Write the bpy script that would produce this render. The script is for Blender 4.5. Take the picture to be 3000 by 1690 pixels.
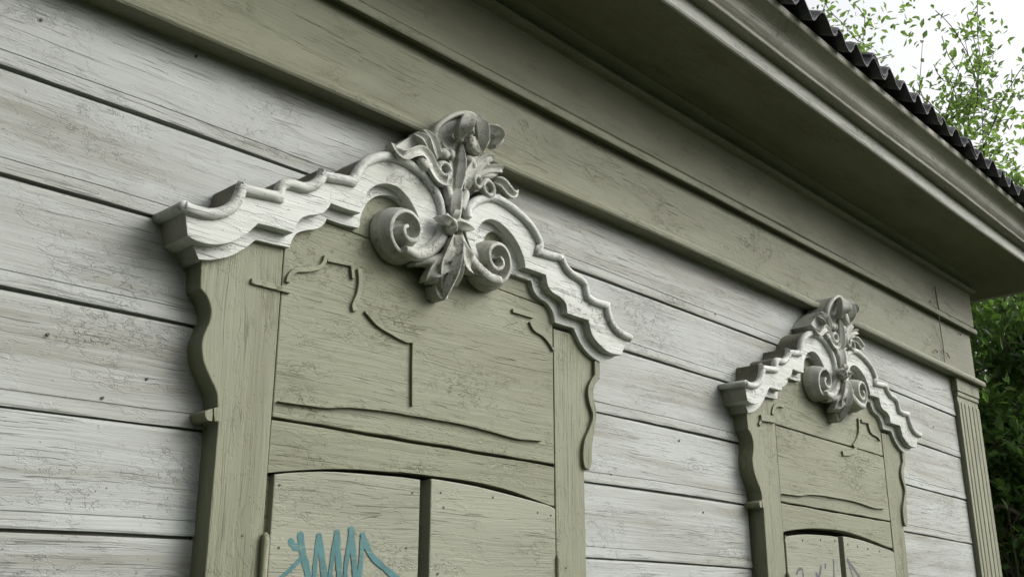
import bpy, bmesh, math, random
import numpy as np
from mathutils import Vector, Matrix
from mathutils.geometry import tessellate_polygon
random.seed(7); np.random.seed(7)
for o in list(bpy.data.objects): bpy.data.objects.remove(o)
scene = bpy.context.scene
R = math.radians
# ------------------------------------------------------------------ camera
CAM = Vector((0.0, -1.8, 1.6)); FPX = 2982.0; PITCH = R(17.707); YAW = R(46.997)
cd = bpy.data.cameras.new('camera'); cam = bpy.data.objects.new('camera', cd)
scene.collection.objects.link(cam); scene.camera = cam
cd.sensor_width = 36; cd.lens = 36*FPX/3000.0; cd.clip_start = .05; cd.clip_end = 2000
fwd = Vector((math.sin(YAW)*math.cos(PITCH), math.cos(YAW)*math.cos(PITCH), math.sin(PITCH)))
rgt = Vector((math.cos(YAW), -math.sin(YAW), 0)); up = rgt.cross(fwd)
M = Matrix((rgt, up, -fwd)).transposed().to_4x4(); M.translation = CAM; cam.matrix_world = M
# ------------------------------------------------------------------ light
SUN_EL, SUN_AZ = R(37), R(134)       # azimuth measured from +Y clockwise: front right of the wall
w = bpy.data.worlds.new('World'); scene.world = w; w.use_nodes = True
nt = w.node_tree; nt.nodes.clear()
sky = nt.nodes.new('ShaderNodeTexSky'); sky.sky_type = 'NISHITA'; sky.sun_disc = False
sky.sun_elevation = SUN_EL; sky.sun_rotation = SUN_AZ; sky.dust_density = 6; sky.air_density = 1.6; sky.ozone_density = 1
hs = nt.nodes.new('ShaderNodeHueSaturation'); hs.inputs['Saturation'].default_value = .16; hs.inputs['Value'].default_value = 1.0
bg = nt.nodes.new('ShaderNodeBackground'); bg.inputs['Strength'].default_value = .15
wo = nt.nodes.new('ShaderNodeOutputWorld')
nt.links.new(sky.outputs[0], hs.inputs['Color']); nt.links.new(hs.outputs[0], bg.inputs['Color']); nt.links.new(bg.outputs[0], wo.inputs['Surface'])
sd = bpy.data.lights.new('sun', 'SUN'); sd.energy = .9; sd.angle = R(48); sd.color = (1, .985, .96)
so = bpy.data.objects.new('sun', sd); scene.collection.objects.link(so)
sdir = Vector((math.sin(SUN_AZ)*math.cos(SUN_EL), math.cos(SUN_AZ)*math.cos(SUN_EL), math.sin(SUN_EL)))
so.rotation_euler = sdir.to_track_quat('Z', 'Y').to_euler(); so.location = sdir*30
scene.view_settings.view_transform = 'Standard'; scene.view_settings.look = 'None'
scene.view_settings.gamma = 1; scene.view_settings.exposure = 0.62
scene.render.engine = 'CYCLES'
# ------------------------------------------------------------------ pixel helpers (photo pixel -> point on plane y = -o)
CR = dict(c1=(440,300,2.41875), c2=(1000,280,2.34), c3=(1300,600,1.81375), c4=(480,700,2.4186), c5=(480,1200,2.9614),
          c6=(1100,1200,2.9614), c7=(2050,850,2.9014), c8=(2050,1200,2.9614), n=(0,0,1.0))
def px(c, x, y):
    a = CR[c]; return a[0]+x/a[2], a[1]+y/a[2]
def ray(x, y): return fwd*FPX + rgt*(x-1500) - up*(y-845)
def W(c, x, y, o):
    """photo pixel (in crop c) to (X, Z) on the plane y = -o"""
    v = ray(*px(c, x, y)); t = (1.8-o)/v.y
    return (v.x*t, 1.6+v.z*t)
def at(x, y, dist):
    v = ray(x, y).normalized(); return CAM + v*dist
def smooth(pts, n=5):
    """Catmull-Rom through pts"""
    if len(pts) < 3: return [tuple(p) for p in pts]
    P = [np.array(p, float) for p in pts]; P = [2*P[0]-P[1]]+P+[2*P[-1]-P[-2]]
    out = []
    for i in range(1, len(P)-2):
        for k in range(n):
            t = k/n; a, b, c, d = P[i-1:i+3]
            out.append(tuple(.5*((2*b)+(c-a)*t+(2*a-5*b+4*c-d)*t*t+(3*b-a-3*c+d)*t**3)))
    out.append(tuple(P[-2])); return out
def trace(c, o, *segs, n=5):
    out = []
    for s in segs:
        q = smooth([W(c, x, y, o) for x, y in s], n)
        if out and math.dist(out[-1], q[0]) < 1e-5: q = q[1:]
        out += q
    return out
def sag(x):
    x = min(max(x, -1.0), 6.0); return -.0045*(x-2.4)**2
# ------------------------------------------------------------------ materials
def mat_new(name):
    m = bpy.data.materials.new(name); m.use_nodes = True; t = m.node_tree; t.nodes.clear()
    return m, t
class N:
    def __init__(s, t): s.t = t
    def __call__(s, typ, ins=None, **kw):
        n = s.t.nodes.new(typ)
        for k, v in kw.items(): setattr(n, k, v)
        for k, v in (ins or {}).items():
            if hasattr(v, 'is_output') or isinstance(v, bpy.types.NodeSocket): s.t.links.new(v, n.inputs[k])
            else: n.inputs[k].default_value = v
        return n
    def math(s, op, a, b=0.0, c=None, clamp=False):
        d = {0: a, 1: b}
        if c is not None: d[2] = c
        n = s('ShaderNodeMath', d, operation=op); n.use_clamp = clamp; return n.outputs[0]
    def ramp(s, v, a, b):
        return s('ShaderNodeMapRange', {0: v, 1: a, 2: b, 3: 0.0, 4: 1.0}, clamp=True).outputs[0]
    def mix(s, f, a, b):
        n = s('ShaderNodeMix', data_type='RGBA')
        for sock, v in ((n.inputs[0], f), (n.inputs[6], a), (n.inputs[7], b)):
            if isinstance(v, bpy.types.NodeSocket): s.t.links.new(v, sock)
            else: sock.default_value = v if not isinstance(v, tuple) else (*v, 1)
        return n.outputs[2]
    def noise(s, vec, scale, detail=3, rough=.55, dist=0.0):
        return s('ShaderNodeTexNoise', {'Vector': vec, 'Scale': scale, 'Detail': detail, 'Roughness': rough, 'Distortion': dist}).outputs[0]
def wood(name, paint, paint2, worn, axis='X', wear=.5, cracks=.5, crk=.4, dirt=.3, rough=.62, grain=1.0, bump=1.0):
    """weathered painted wood, grain running along axis"""
    paint, paint2, worn = [tuple(c*.78 for c in q) for q in (paint, paint2, worn)]
    m, t = mat_new(name); n = N(t)
    tc = n('ShaderNodeTexCoord'); oi = n('ShaderNodeObjectInfo')
    off = n('ShaderNodeVectorMath', {0: (17.3, 9.1, 23.7)}, operation='SCALE'); t.links.new(oi.outputs['Random'], off.inputs['Scale'])
    p = n('ShaderNodeVectorMath', {0: tc.outputs['Object'], 1: off.outputs[0]}, operation='ADD').outputs[0]
    def st(a, b):   # stretched coordinates: a along the grain, b across
        sc = {'X': (a, b, b), 'Z': (b, b, a), 'N': (b, b, b)}[axis]
        return n('ShaderNodeVectorMath', {0: p, 1: sc}, operation='MULTIPLY').outputs[0]
    warp = n.noise(st(1.6, 7.0), 1.0, 3)
    wv = n('ShaderNodeVectorMath', {0: (.02, .02, .045) if axis != 'Z' else (.045, .02, .02)}, operation='SCALE')
    t.links.new(warp, wv.inputs['Scale'])
    p = n('ShaderNodeVectorMath', {0: p, 1: wv.outputs[0]}, operation='ADD').outputs[0]
    g1 = n.noise(st(3.0, 150), 1.0, 4, .65)        # fine grain
    g2 = n.noise(st(.8, 46), 1.0, 6, .66)         # streaks
    big = n.noise(st(1.1, 9), 1.0, 3, .55)
    patch = n.noise(st(9, 22), 1.0, 5, .62)
    col = n.mix(n.ramp(big, .35, .68), paint, paint2)
    wm = n.math('MULTIPLY', n.ramp(g2, .54-.18*wear, .72-.12*wear), n.ramp(big, .40, .58))
    wm = n.math('MULTIPLY', wm, .25+.55*wear)
    gl = n.math('MULTIPLY', n.ramp(g1, .56, .70), .16+.22*wear)      # paint worn thin on the grain ridges
    wm = n.math('MAXIMUM', wm, gl)
    col = n.mix(wm, col, worn)
    # open grain checks : thin dark lines along the grain
    chk = n.noise(st(7, 260), 1.0, 2, .5)
    line = n.ramp(chk, .625-.02*cracks, .675-.02*cracks)
    lm = n.math('MULTIPLY', line, n.ramp(n.noise(st(2.5, 14), 1.0, 3), .50-.12*cracks, .62-.08*cracks))
    # alligatored paint : broken cell edges, cells drawn out along the grain
    vor = n('ShaderNodeTexVoronoi', {'Vector': n('ShaderNodeVectorMath', {0: st(62, 120), 1: n('ShaderNodeVectorMath', {0: n('ShaderNodeTexNoise', {'Vector': st(60, 110), 'Scale': 1.2, 'Detail': 3}).outputs[1], 1: (2.2, 2.2, 2.2)}, operation='MULTIPLY').outputs[0]}, operation='ADD').outputs[0], 'Scale': .9}, feature='DISTANCE_TO_EDGE').outputs['Distance']
    fl = n.math('SUBTRACT', 1.0, n.ramp(vor, .015, .085))
    fmask = n.math('MULTIPLY', n.ramp(n.noise(st(3.5, 8), 1.0, 3, .6), .50, .66), n.ramp(n.noise(st(45, 60), 1.0, 2), .47, .56))
    fm = n.math('MULTIPLY', n.math('MULTIPLY', fl, fmask), crk)
    dark = n.math('MAXIMUM', n.math('MULTIPLY', lm, .20+.35*cracks), fm)
    kd = n('ShaderNodeTexVoronoi', {'Vector': st(1.9, 5.5), 'Scale': 1.0}, feature='F1').outputs['Distance']
    kn = n.math('SUBTRACT', 1.0, n.ramp(kd, .05, .17))
    kr = n.math('MULTIPLY', kn, n.ramp(n.math('SINE', n.math('MULTIPLY', kd, 150.0)), .1, .8))
    if axis == 'N': kr = n.math('MULTIPLY', kr, 0.0)
    dark = n.math('MAXIMUM', dark, n.math('MULTIPLY', kr, .32))
    col = n.mix(n.math('MULTIPLY', dark, .88), col, tuple(c*.13 for c in worn))
    flake = n.ramp(patch, .545, .56)                                  # edges of lifted paint
    dm = n.math('MULTIPLY', n.ramp(n.noise(st(2.2, 5), 1.0, 6, .72), .46, .76), dirt)
    col = n.mix(dm, col, tuple(c*.5 for c in worn))
    sp = n.math('MULTIPLY', n.ramp(n.noise(p, 170.0, 1, .5), .735, .775), .7)
    col = n.mix(sp, col, tuple(c*.3 for c in worn))
    h = n.math('MULTIPLY', g1, .75*grain)
    h = n.math('ADD', h, n.math('MULTIPLY', g2, .45*grain))
    h = n.math('SUBTRACT', h, n.math('MULTIPLY', n.math('MAXIMUM', lm, n.math('MULTIPLY', fl, fmask)), 1.1))
    h = n.math('ADD', h, n.math('MULTIPLY', flake, .25))
    bp = n('ShaderNodeBump', {'Height': h, 'Strength': .6*bump, 'Distance': .0035})
    bs = n('ShaderNodeBsdfPrincipled', {'Base Color': col, 'Roughness': n.math('ADD', rough, n.math('MULTIPLY', dark, .3)), 'Normal': bp.outputs[0], 'Specular IOR Level': .35})
    n('ShaderNodeOutputMaterial', {0: bs.outputs[0]})
    return m
WHITE = (.455, .482, .458); WHITE2 = (.408, .428, .40); WORNW = (.275, .268, .222)
GREEN = (.264, .276, .188); GREEN2 = (.222, .231, .150); WORNG = (.158, .156, .098)
M_board = wood('white_siding_paint', WHITE, WHITE2, WORNW, 'X', wear=.95, cracks=.5, crk=.10, dirt=.24)
M_green = wood('green_paint_horizontal', GREEN, GREEN2, WORNG, 'X', wear=.3, cracks=.4, crk=.35, dirt=.26)
M_greenv = wood('green_paint_vertical', GREEN, GREEN2, WORNG, 'Z', wear=.3, cracks=.4, crk=.3, dirt=.26)
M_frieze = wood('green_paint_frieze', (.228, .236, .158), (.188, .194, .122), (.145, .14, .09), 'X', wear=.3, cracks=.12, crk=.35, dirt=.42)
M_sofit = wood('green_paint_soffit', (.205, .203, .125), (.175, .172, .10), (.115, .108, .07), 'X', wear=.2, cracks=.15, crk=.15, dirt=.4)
M_crown = wood('green_paint_crown', (.36, .36, .29), (.30, .296, .23), (.17, .158, .112), 'X', wear=.3, cracks=.3, crk=.4, dirt=.5)
M_strip = wood('pale_paint_fascia', (.50, .51, .465), (.43, .438, .385), (.25, .24, .18), 'X', wear=.3, cracks=.3, crk=.4, dirt=.28)
M_end = wood('carving_end_tone', (.40, .40, .34), (.34, .335, .28), (.2, .19, .14), 'N', wear=.3, cracks=.3, dirt=.35)  # duller tone for the left end of the carved blocks
M_side = wood('dark_carving_edge', (.23, .225, .172), (.18, .172, .125), (.12, .11, .075), 'N', wear=.4, cracks=.4, dirt=.4)  # darker tone for the upper edges of the carved blocks
M_shut = wood('green_paint_shutter', (.318, .332, .252), (.282, .294, .22), (.205, .205, .148), 'X', wear=.2, cracks=.2, crk=.10, dirt=.12)
M_carve = wood('white_paint_carving', (.68, .705, .665), (.60, .62, .57), (.36, .35, .28), 'X', wear=.3, cracks=.6, crk=.8, dirt=.16, grain=.9, bump=1.3)
M_orn = wood('white_paint_ornament', (.59, .60, .545), (.49, .495, .435), (.285, .27, .205), 'N', wear=.3, cracks=.2, crk=.45, dirt=.42, grain=.22, bump=1.6)
def plain(name, col, rough=.8, nscale=20, var=.25, bump=.3, metallic=0):
    m, t = mat_new(name); n = N(t); tc = n('ShaderNodeTexCoord')
    nz = n.noise(tc.outputs['Object'], nscale, 5, .6)
    c = n.mix(n.ramp(nz, .3, .7), tuple(x*(1-var) for x in col), tuple(min(1, x*(1+var)) for x in col))
    bp = n('ShaderNodeBump', {'Height': nz, 'Strength': bump, 'Distance': .004})
    bs = n('ShaderNodeBsdfPrincipled', {'Base Color': c, 'Roughness': rough, 'Normal': bp.outputs[0], 'Metallic': metallic})
    n('ShaderNodeOutputMaterial', {0: bs.outputs[0]}); return m
M_dark = plain('dark_cavity', (.02, .018, .015), .9)
M_roof = plain('weathered_slate_sheet', (.065, .065, .07), .9, 14, .35, .5)
M_graf = plain('teal_spray_paint', (.075, .17, .17), .55, 90, .35, .2)
def spray(name, col, under):
    m, t = mat_new(name); n = N(t); tc = n('ShaderNodeTexCoord')
    v = n('ShaderNodeVectorMath', {0: tc.outputs['Object'], 1: (14, 60, 150)}, operation='MULTIPLY').outputs[0]
    f = n.math('MULTIPLY', n.ramp(n.noise(v, 1.0, 4, .65), .56, .70), .6)
    c = n.mix(n.ramp(n.noise(tc.outputs['Object'], 35, 3), .3, .7), tuple(x*.8 for x in col), tuple(x*1.2 for x in col))
    bs = n('ShaderNodeBsdfPrincipled', {'Base Color': n.mix(f, c, under), 'Roughness': .6})
    n('ShaderNodeOutputMaterial', {0: bs.outputs[0]}); return m
M_graf = spray('teal_spray_paint_worn', (.030, .125, .130), (.20, .21, .15))
M_scrib = plain('grey_pen_scribble', (.055, .06, .068), .6, 60, .2, .05)
M_wire = plain('old_wire', (.10, .095, .09), .6, 50)
M_bark = plain('bark', (.09, .075, .06), .9, 30, .4, .8)
M_grass = plain('grass_ground', (.04, .055, .022), .95, 3, .4, .6)
M_nail = plain('rusty_nail', (.07, .05, .035), .7, 80)
M_plinth = plain('plinth_stone', (.28, .27, .25), .9, 9, .2, .5)
def leafmat(name, c1, c2, trans=.45):
    m, t = mat_new(name); n = N(t); at_ = n('ShaderNodeAttribute', attribute_name='leafvar')
    c = n.mix(at_.outputs['Fac'], c1, c2)
    di = n('ShaderNodeBsdfPrincipled', {'Base Color': c, 'Roughness': .5})
    c2_ = n('ShaderNodeHueSaturation', {'Color': c, 'Value': 1.5, 'Saturation': 1.1}).outputs[0]
    tr = n('ShaderNodeBsdfTranslucent', {'Color': c2_})
    mx = n('ShaderNodeMixShader', {0: trans, 1: di.outputs[0], 2: tr.outputs[0]})
    n('ShaderNodeOutputMaterial', {0: mx.outputs[0]}); return m
M_leafA = leafmat('leaf_light_green', (.065, .115, .03), (.17, .25, .07), .6)
M_leafC = leafmat('leaf_mid_green', (.035, .085, .02), (.12, .20, .045), .45)
M_leafB = leafmat('leaf_dark_green', (.02, .05, .014), (.07, .13, .028), .35)
# ------------------------------------------------------------------ mesh helpers
COL = scene.collection
def link(name, me, mat, parent=None, bevel=0, shade=False, segs=2):
    o = bpy.data.objects.new(name, me); COL.objects.link(o)
    if mat and not me.materials: me.materials.append(mat)
    if parent: o.parent = parent
    if shade: me.shade_smooth()
    if bevel:
        b = o.modifiers.new('bevel', 'BEVEL'); b.width = bevel; b.segments = segs; b.limit_method = 'ANGLE'; b.angle_limit = R(35)
    return o
def mesh(name, V, F):
    me = bpy.data.meshes.new(name); me.from_pydata([tuple(v) for v in V], [], F); me.update()
    bm = bmesh.new(); bm.from_mesh(me); bmesh.ops.recalc_face_normals(bm, faces=bm.faces); bm.to_mesh(me); bm.free()
    return me
def box(name, x0, x1, y0, y1, z0, z1):
    V = [(x, y, z) for x in (x0, x1) for y in (y0, y1) for z in (z0, z1)]
    return mesh(name, V, [(0,1,3,2),(4,6,7,5),(0,4,5,1),(2,3,7,6),(0,2,6,4),(1,5,7,3)])
def prism(name, pts, o0, o1, taper=None):
    """outline in (X, Z) extruded from y=-o0 (back) to y=-o1 (front)"""
    pts = [p for i, p in enumerate(pts) if math.dist(p, pts[i-1]) > 1e-4]
    n = len(pts)
    V = [(x, -o1, z) for x, z in pts]+[(x, -o0, z) for x, z in pts]
    tri = tessellate_polygon([[Vector((x, z, 0)) for x, z in pts]])
    F = [tuple(t) for t in tri]+[tuple(i+n for i in reversed(t)) for t in tri]
    F += [(i, (i+1) % n, (i+1) % n+n, i+n) for i in range(n)]
    me = mesh(name, V, F)
    bm = bmesh.new(); bm.from_mesh(me); bmesh.ops.dissolve_limit(bm, angle_limit=.002, verts=bm.verts, edges=bm.edges); bm.to_mesh(me); bm.free()
    return me
def join(name, mes):
    bm = bmesh.new()
    for m in mes: bm.from_mesh(m)
    me = bpy.data.meshes.new(name); bm.to_mesh(me); bm.free(); return me
def offset2(pts, d):
    """offset an open polyline sideways by d (left of travel), mitred"""
    out = []
    for i, p in enumerate(pts):
        a = np.array(pts[max(i-1, 0)]); b = np.array(p); c = np.array(pts[min(i+1, len(pts)-1)])
        t1 = b-a if i > 0 else c-b; t2 = c-b if i < len(pts)-1 else b-a
        t1 = t1/(np.linalg.norm(t1)+1e-12); t2 = t2/(np.linalg.norm(t2)+1e-12)
        n1 = np.array([-t1[1], t1[0]]); n2 = np.array([-t2[1], t2[0]]); m = n1+n2; L = np.linalg.norm(m)
        m = n1 if L < 1e-6 else m/L; k = 1/max(.55, float(m@n1)); out.append((b+m*d*k, m*k))
    return out
def roll(name, pts, r, o, inset, depth=None, n=9):
    """half round moulding following outline pts (travel left->right along a top edge); bulges to the front"""
    rows = offset2(pts, -inset); V = []; F = []; depth = depth or r
    for c, m in rows:
        for k in range(n):
            a = math.pi*2*k/n
            V.append((c[0]+m[0]*r*math.cos(a), -(o+depth*math.sin(a)), c[1]+m[1]*r*math.cos(a)))
    L = len(rows)
    for i in range(L-1):
        for k in range(n): F.append((i*n+k, i*n+(k+1) % n, (i+1)*n+(k+1) % n, (i+1)*n+k))
    F += [tuple(range(n)), tuple(range((L-1)*n, L*n))]
    return mesh(name, V, F)
def ribbon(name, path, o0, th, hw):
    """flat strip with bevelled sides along an (X,Z) polyline"""
    a = [p for p, _ in offset2(path, hw)]; b = [p for p, _ in offset2(path, -hw)]
    return prism(name, [tuple(q) for q in a]+[tuple(q) for q in reversed(b)], o0, o0+th)
def leaf(path, kind='convex', th=.012, K=7, sub=4):
    """carved leaf: path of (X, Z, o, halfwidth) ; closed mesh"""
    P = smooth(path, sub); V = []; F = []
    xz = [(p[0], p[1]) for p in P]; rows = offset2(xz, 1.0)
    for (c, m), p in zip(rows, P):
        m = m/np.linalg.norm(m); x, z, o, hw = p; hw = max(hw, .0015)
        t = min(th, hw*1.2)
        for k in range(K):
            u = -1+2*k/(K-1)
            hgt = {'convex': t*math.sqrt(max(0, 1-u*u)), 'concave': t*(.25+.75*u*u)*(1 if abs(u) < .99 else .7), 'ridge': t*(1-abs(u)**.75), 'gouge': t*(.15+.85*abs(u)**1.5)*(1 if abs(u) < .99 else .85),
                   'cyma': t*(.5+.5*math.sin(u*3.0))}[kind]
            V.append((x+m[0]*hw*u, -(o+hgt), z+m[1]*hw*u))
        for k in range(K-2, 0, -1):
            u = -1+2*k/(K-1); V.append((x+m[0]*hw*u*.9, -(o-max(.022, t)), z+m[1]*hw*u*.9))
    n = 2*K-2; L = len(P)
    for i in range(L-1):
        for k in range(n): F.append((i*n+k, i*n+(k+1) % n, (i+1)*n+(k+1) % n, (i+1)*n+k))
    F += [tuple(range(n)), tuple(range((L-1)*n, L*n))]
    return mesh('leaf', V, F)
def ellipsoid(x, z, o, rx, ry, rz, rot=0):
    bm = bmesh.new(); bmesh.ops.create_icosphere(bm, subdivisions=3, radius=1)
    for v in bm.verts:
        a, b, c = v.co.x*rx, v.co.y*ry, v.co.z*rz
        v.co = (x+a*math.cos(rot)-c*math.sin(rot), -o+b, z+a*math.sin(rot)+c*math.cos(rot))
    me = bpy.data.meshes.new('e'); bm.to_mesh(me); bm.free(); return me
def torus(x, z, o, R0, r, tilt=0, sx=1):
    V = []; F = []; a_, b_ = 20, 8
    for i in range(a_):
        A = 2*math.pi*i/a_
        for k in range(b_):
            B = 2*math.pi*k/b_; q = R0+r*math.cos(B)
            V.append((x+q*math.cos(A)*sx, -o-r*1.6*math.sin(B)-q*math.cos(A)*tilt, z+q*math.sin(A)))
    for i in range(a_):
        for k in range(b_): F.append((i*b_+k, i*b_+(k+1) % b_, ((i+1) % a_)*b_+(k+1) % b_, ((i+1) % a_)*b_+k))
    return mesh('t', V, F)
def remesh(o, vox, it=2):
    r = o.modifiers.new('remesh', 'REMESH'); r.mode = 'VOXEL'; r.voxel_size = vox; r.use_smooth_shade = True
    s = o.modifiers.new('smooth', 'SMOOTH'); s.iterations = it; s.factor = .5
def empty(name, loc=(0,0,0), parent=None):
    o = bpy.data.objects.new(name, None); COL.objects.link(o); o.location = loc; o.parent = parent; o.empty_display_size = .2; return o
def tag(o, label=None, cat=None, group=None, kind=None):
    for k, v in (('label', label), ('category', cat), ('group', group), ('kind', kind)):
        if v: o[k] = v
    return o
# ------------------------------------------------------------------ ground
tag(link('ground', mesh('ground', [(-300,-300,0),(300,-300,0),(300,300,0),(-300,300,0)], [(0,1,2,3)]), M_grass), kind='structure')
# unseen tree mass added left of and behind the camera to block light
def shade_tree_mass():
    rs = np.random.RandomState(4); V = []; F = []; nz = 16
    path = smooth([(-3.9, 1.5), (-3.6, -1.0), (-3.2, -3.2), (-2.0, -5.2), (0.6, -7.2), (5.0, -9.6), (10.0, -11.0), (16.0, -11.5)], 12)
    nx = len(path)-1
    for j in range(nz+1):
        for i in range(nx+1):
            u = i/nx; x0, y0 = path[i]; t = np.array(path[min(i+1, nx)])-np.array(path[max(i-1, 0)]); t /= np.linalg.norm(t)
            hgt = (3.0+8.5*(1-u)**2.2)*(.86+.14*math.sin(u*29)+.08*math.sin(u*71+1))
            z = hgt*j/nz; bulge = 1.2*math.sin(math.pi*min(1, .15+.85*j/nz))-1.2+rs.uniform(-.35, .35)
            V.append((x0+t[1]*-bulge*1.0, y0+t[0]*bulge, z+rs.uniform(-.15,.15)*(j > 0)))
    for j in range(nz):
        for i in range(nx): a = j*(nx+1)+i; F.append((a, a+1, a+nx+2, a+nx+1))
    return mesh('wood', V, F)
tag(link('wood', shade_tree_mass(), plain('dark_foliage_mass', (.03, .045, .02), .9, 2, .4, 1.0)), 'unseen dark tree mass added to shade the left side', 'wood', kind='stuff')
# ------------------------------------------------------------------ house
XW = 5.345; XL = -3.2; YB = 7.0
house = empty('house', (0, 0, 0))
tag(house, 'old wooden house with white clapboards, khaki green trim and carved window surrounds', 'house')
def wrap(prof, close=True, name='m', nx=24, dz=None):
    """profile of (o, z) run along the front wall and mitred round the corner to the side wall"""
    nx = 70; xs = [XL+(XW-XL)*i/nx for i in range(nx)]; V = []; F = []; ph = random.uniform(0, 9)
    for x in xs:
        e = .0016*math.sin(x*1.7+ph)+.0010*math.sin(x*4.3+2*ph)+random.uniform(-.0004, .0004); f = .0015*math.sin(x*2.3+3*ph)
        for o, z in prof: V.append((x, -o-(f if o > .03 else 0), z+e+(dz(x) if dz else 0)))
    for o, z in prof: V.append((XW+o, -o, z+(dz(XW) if dz else 0)))
    for o, z in prof: V.append((XW+o, YB, z+(dz(XW) if dz else 0)))
    n = len(prof); L = nx+2
    for i in range(L-1):
        for k in range(n if close else n-1): F.append((i*n+k, i*n+(k+1) % n, (i+1)*n+(k+1) % n, (i+1)*n+k))
    F += [tuple(range(n)), tuple(range((L-1)*n, L*n))]
    return mesh(name, V, F)
Z0 = 1.6
# wall core with boards
wall = link('wall', box('wall', XL, XW-.03, .005, .2, .35, 3.3), M_dark, house)
link('side_wall', box('side_wall', XW-.03, XW, .0, YB, .35, 3.2), M_board, house)
link('plinth', wrap([(0,0.0),(.05,0.0),(.05,.38),(.03,.42),(0,.42)], name='plinth'), M_plinth, house)
WIN_DX, WIN_SX = 2.0245, 1.012
win_x = [(1.05, 2.12), (1.05+2.015, 2.12+2.03)]
def board(x0, x1, zb, zt, jit=.0012):
    n = max(2, int((x1-x0)/.07)); V = []; F = []
    ph = random.uniform(0, 9)
    prof = [(.003, 1.0), (.003, .966), (.0145, .961), (.0160, .93), (.0168, .5), (.0175, .16), (.0176, .142), (.0158, .138), (.0158, .133), (.0180, .129), (.0196, .02), (.0190, .0), (.0, .0)]
    H = zt-zb
    for i in range(n+1):
        x = x0+(x1-x0)*i/n; s = sag(x)
        wob = .0016*math.sin(x*2.3+ph)+.0010*math.sin(x*7.1+ph*2)+random.uniform(-jit, jit)*.6
        for k, (o, u) in enumerate(prof):
            V.append((x, -(o+.0011*math.sin(x*3.1+ph+u)+(random.uniform(-.0006, .0006) if u < .1 else 0)), zb+H*u+s+(wob if u < .2 else 0)))
    m = len(prof)
    for i in range(n):
        for k in range(m-1): F.append((i*m+k, i*m+k+1, (i+1)*m+k+1, (i+1)*m+k))
    return mesh('board', V, F)
rows = [Z0+.957-.2025*i for i in range(-1, 11)]
for i, zb in enumerate(rows[1:]):
    zt = zb+.2045 if i else Z0+1.17
    if i < 2: spans = [(XL, -.9-.4*i), (-.9-.4*i, 1.58), (1.58, 3.64), (3.64, 5.1)]
    else:
        spans = [(XL, -.4-.5*(i % 2)), (-.4-.5*(i % 2), win_x[0][0]), (win_x[0][1], win_x[1][0]), (win_x[1][1], 5.1)]
    for a, b in spans: link('board', board(a+.0008, b-.0008, zb, zt), M_board, wall)
for xx, yy in [(120,60),(575,165),(1650,560),(2095,920),(2250,800),(1755,970),(1990,1290),(1790,1390),(2060,1500),(2700,1420),(2735,1250),(300,1165),(140,980),(430,1110)]:
    X_, Z_ = W('n', xx, yy, .0175)
    link('nail_head', prism('nail_head', [(X_+.0030*math.cos(a), Z_+.0030*math.sin(a)) for a in [math.pi*k/4 for k in range(8)]], .012, .0195), M_nail, wall)
# corner pilaster
PX0, PX1, PO = 5.105, XW+.04, .04
pil = link('corner_pilaster', prism('corner_pilaster', [(PX0,.42),(PX1,.42),(PX1,Z0+1.15),(PX0,Z0+1.15)], -.05, PO-.004), M_greenv, house, .002)
for a, b in ((0,.030),(.038,.074),(.082,.128),(.137,.182),(.190,.232),(.238,.28)):
    link('flute_ridge', prism('flute_ridge', [(PX0+a,.42),(PX0+b,.42),(PX0+b,Z0+.995),(PX0+a,Z0+.995)], PO-.006, PO), M_greenv, pil, .0035)
link('capital', prism('capital', [(PX0-.012,Z0+1.045),(PX1+.006,Z0+1.045),(PX1+.006,Z0+1.15),(PX0-.012,Z0+1.15)], 0, PO+.008), M_greenv, pil, .003)
link('capital_band', prism('capital_band', [(PX0-.006,Z0+1.022),(PX1+.002,Z0+1.022),(PX1+.002,Z0+1.045),(PX0-.006,Z0+1.045)], 0, PO+.003), M_greenv, pil, .004)
# frieze
fr = link('frieze', wrap([(-.02,Z0+1.15),(.042,Z0+1.15),(.042,Z0+1.41),(-.02,Z0+1.41)], name='frieze'), M_frieze, house)
ledge = [(0,Z0+1.149),(.073,Z0+1.143),(.0765,Z0+1.148),(.078,Z0+1.158),(.075,Z0+1.168),(.066,Z0+1.176),(.044,Z0+1.181),(0,Z0+1.181)]
link('frieze_ledge', wrap(ledge, name='frieze_ledge', dz=lambda x: sag(x)*.9), M_frieze, fr, shade=False)
link('frieze_fillet', wrap([(0,Z0+1.398),(.052,Z0+1.398),(.066,Z0+1.387),(.071,Z0+1.387),(.073,Z0+1.391),(.073,Z0+1.410),(.069,Z0+1.415),(.055,Z0+1.418),(.055,Z0+1.426),(0,Z0+1.426)], name='frieze_fillet'), M_frieze, fr)
link('frieze_board', wrap([(0,Z0+1.422),(.060,Z0+1.422),(.063,Z0+1.426),(.063,Z0+1.66),(0,Z0+1.66)], name='frieze_board'), M_frieze, fr)
bed = [(.05,Z0+1.605),(.062,Z0+1.605)]+[(.062+.026*math.sin(a)*1.0+.004, Z0+1.622-.015*math.cos(a)) for a in [math.pi*k/6 for k in range(1,6)]]+[(.068,Z0+1.638),(.074,Z0+1.646),(.09,Z0+1.654),(.118,Z0+1.66),(.118,Z0+1.67),(.05,Z0+1.67)]
link('bed_moulding', wrap(bed, name='bed_moulding'), M_frieze, fr)
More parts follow.
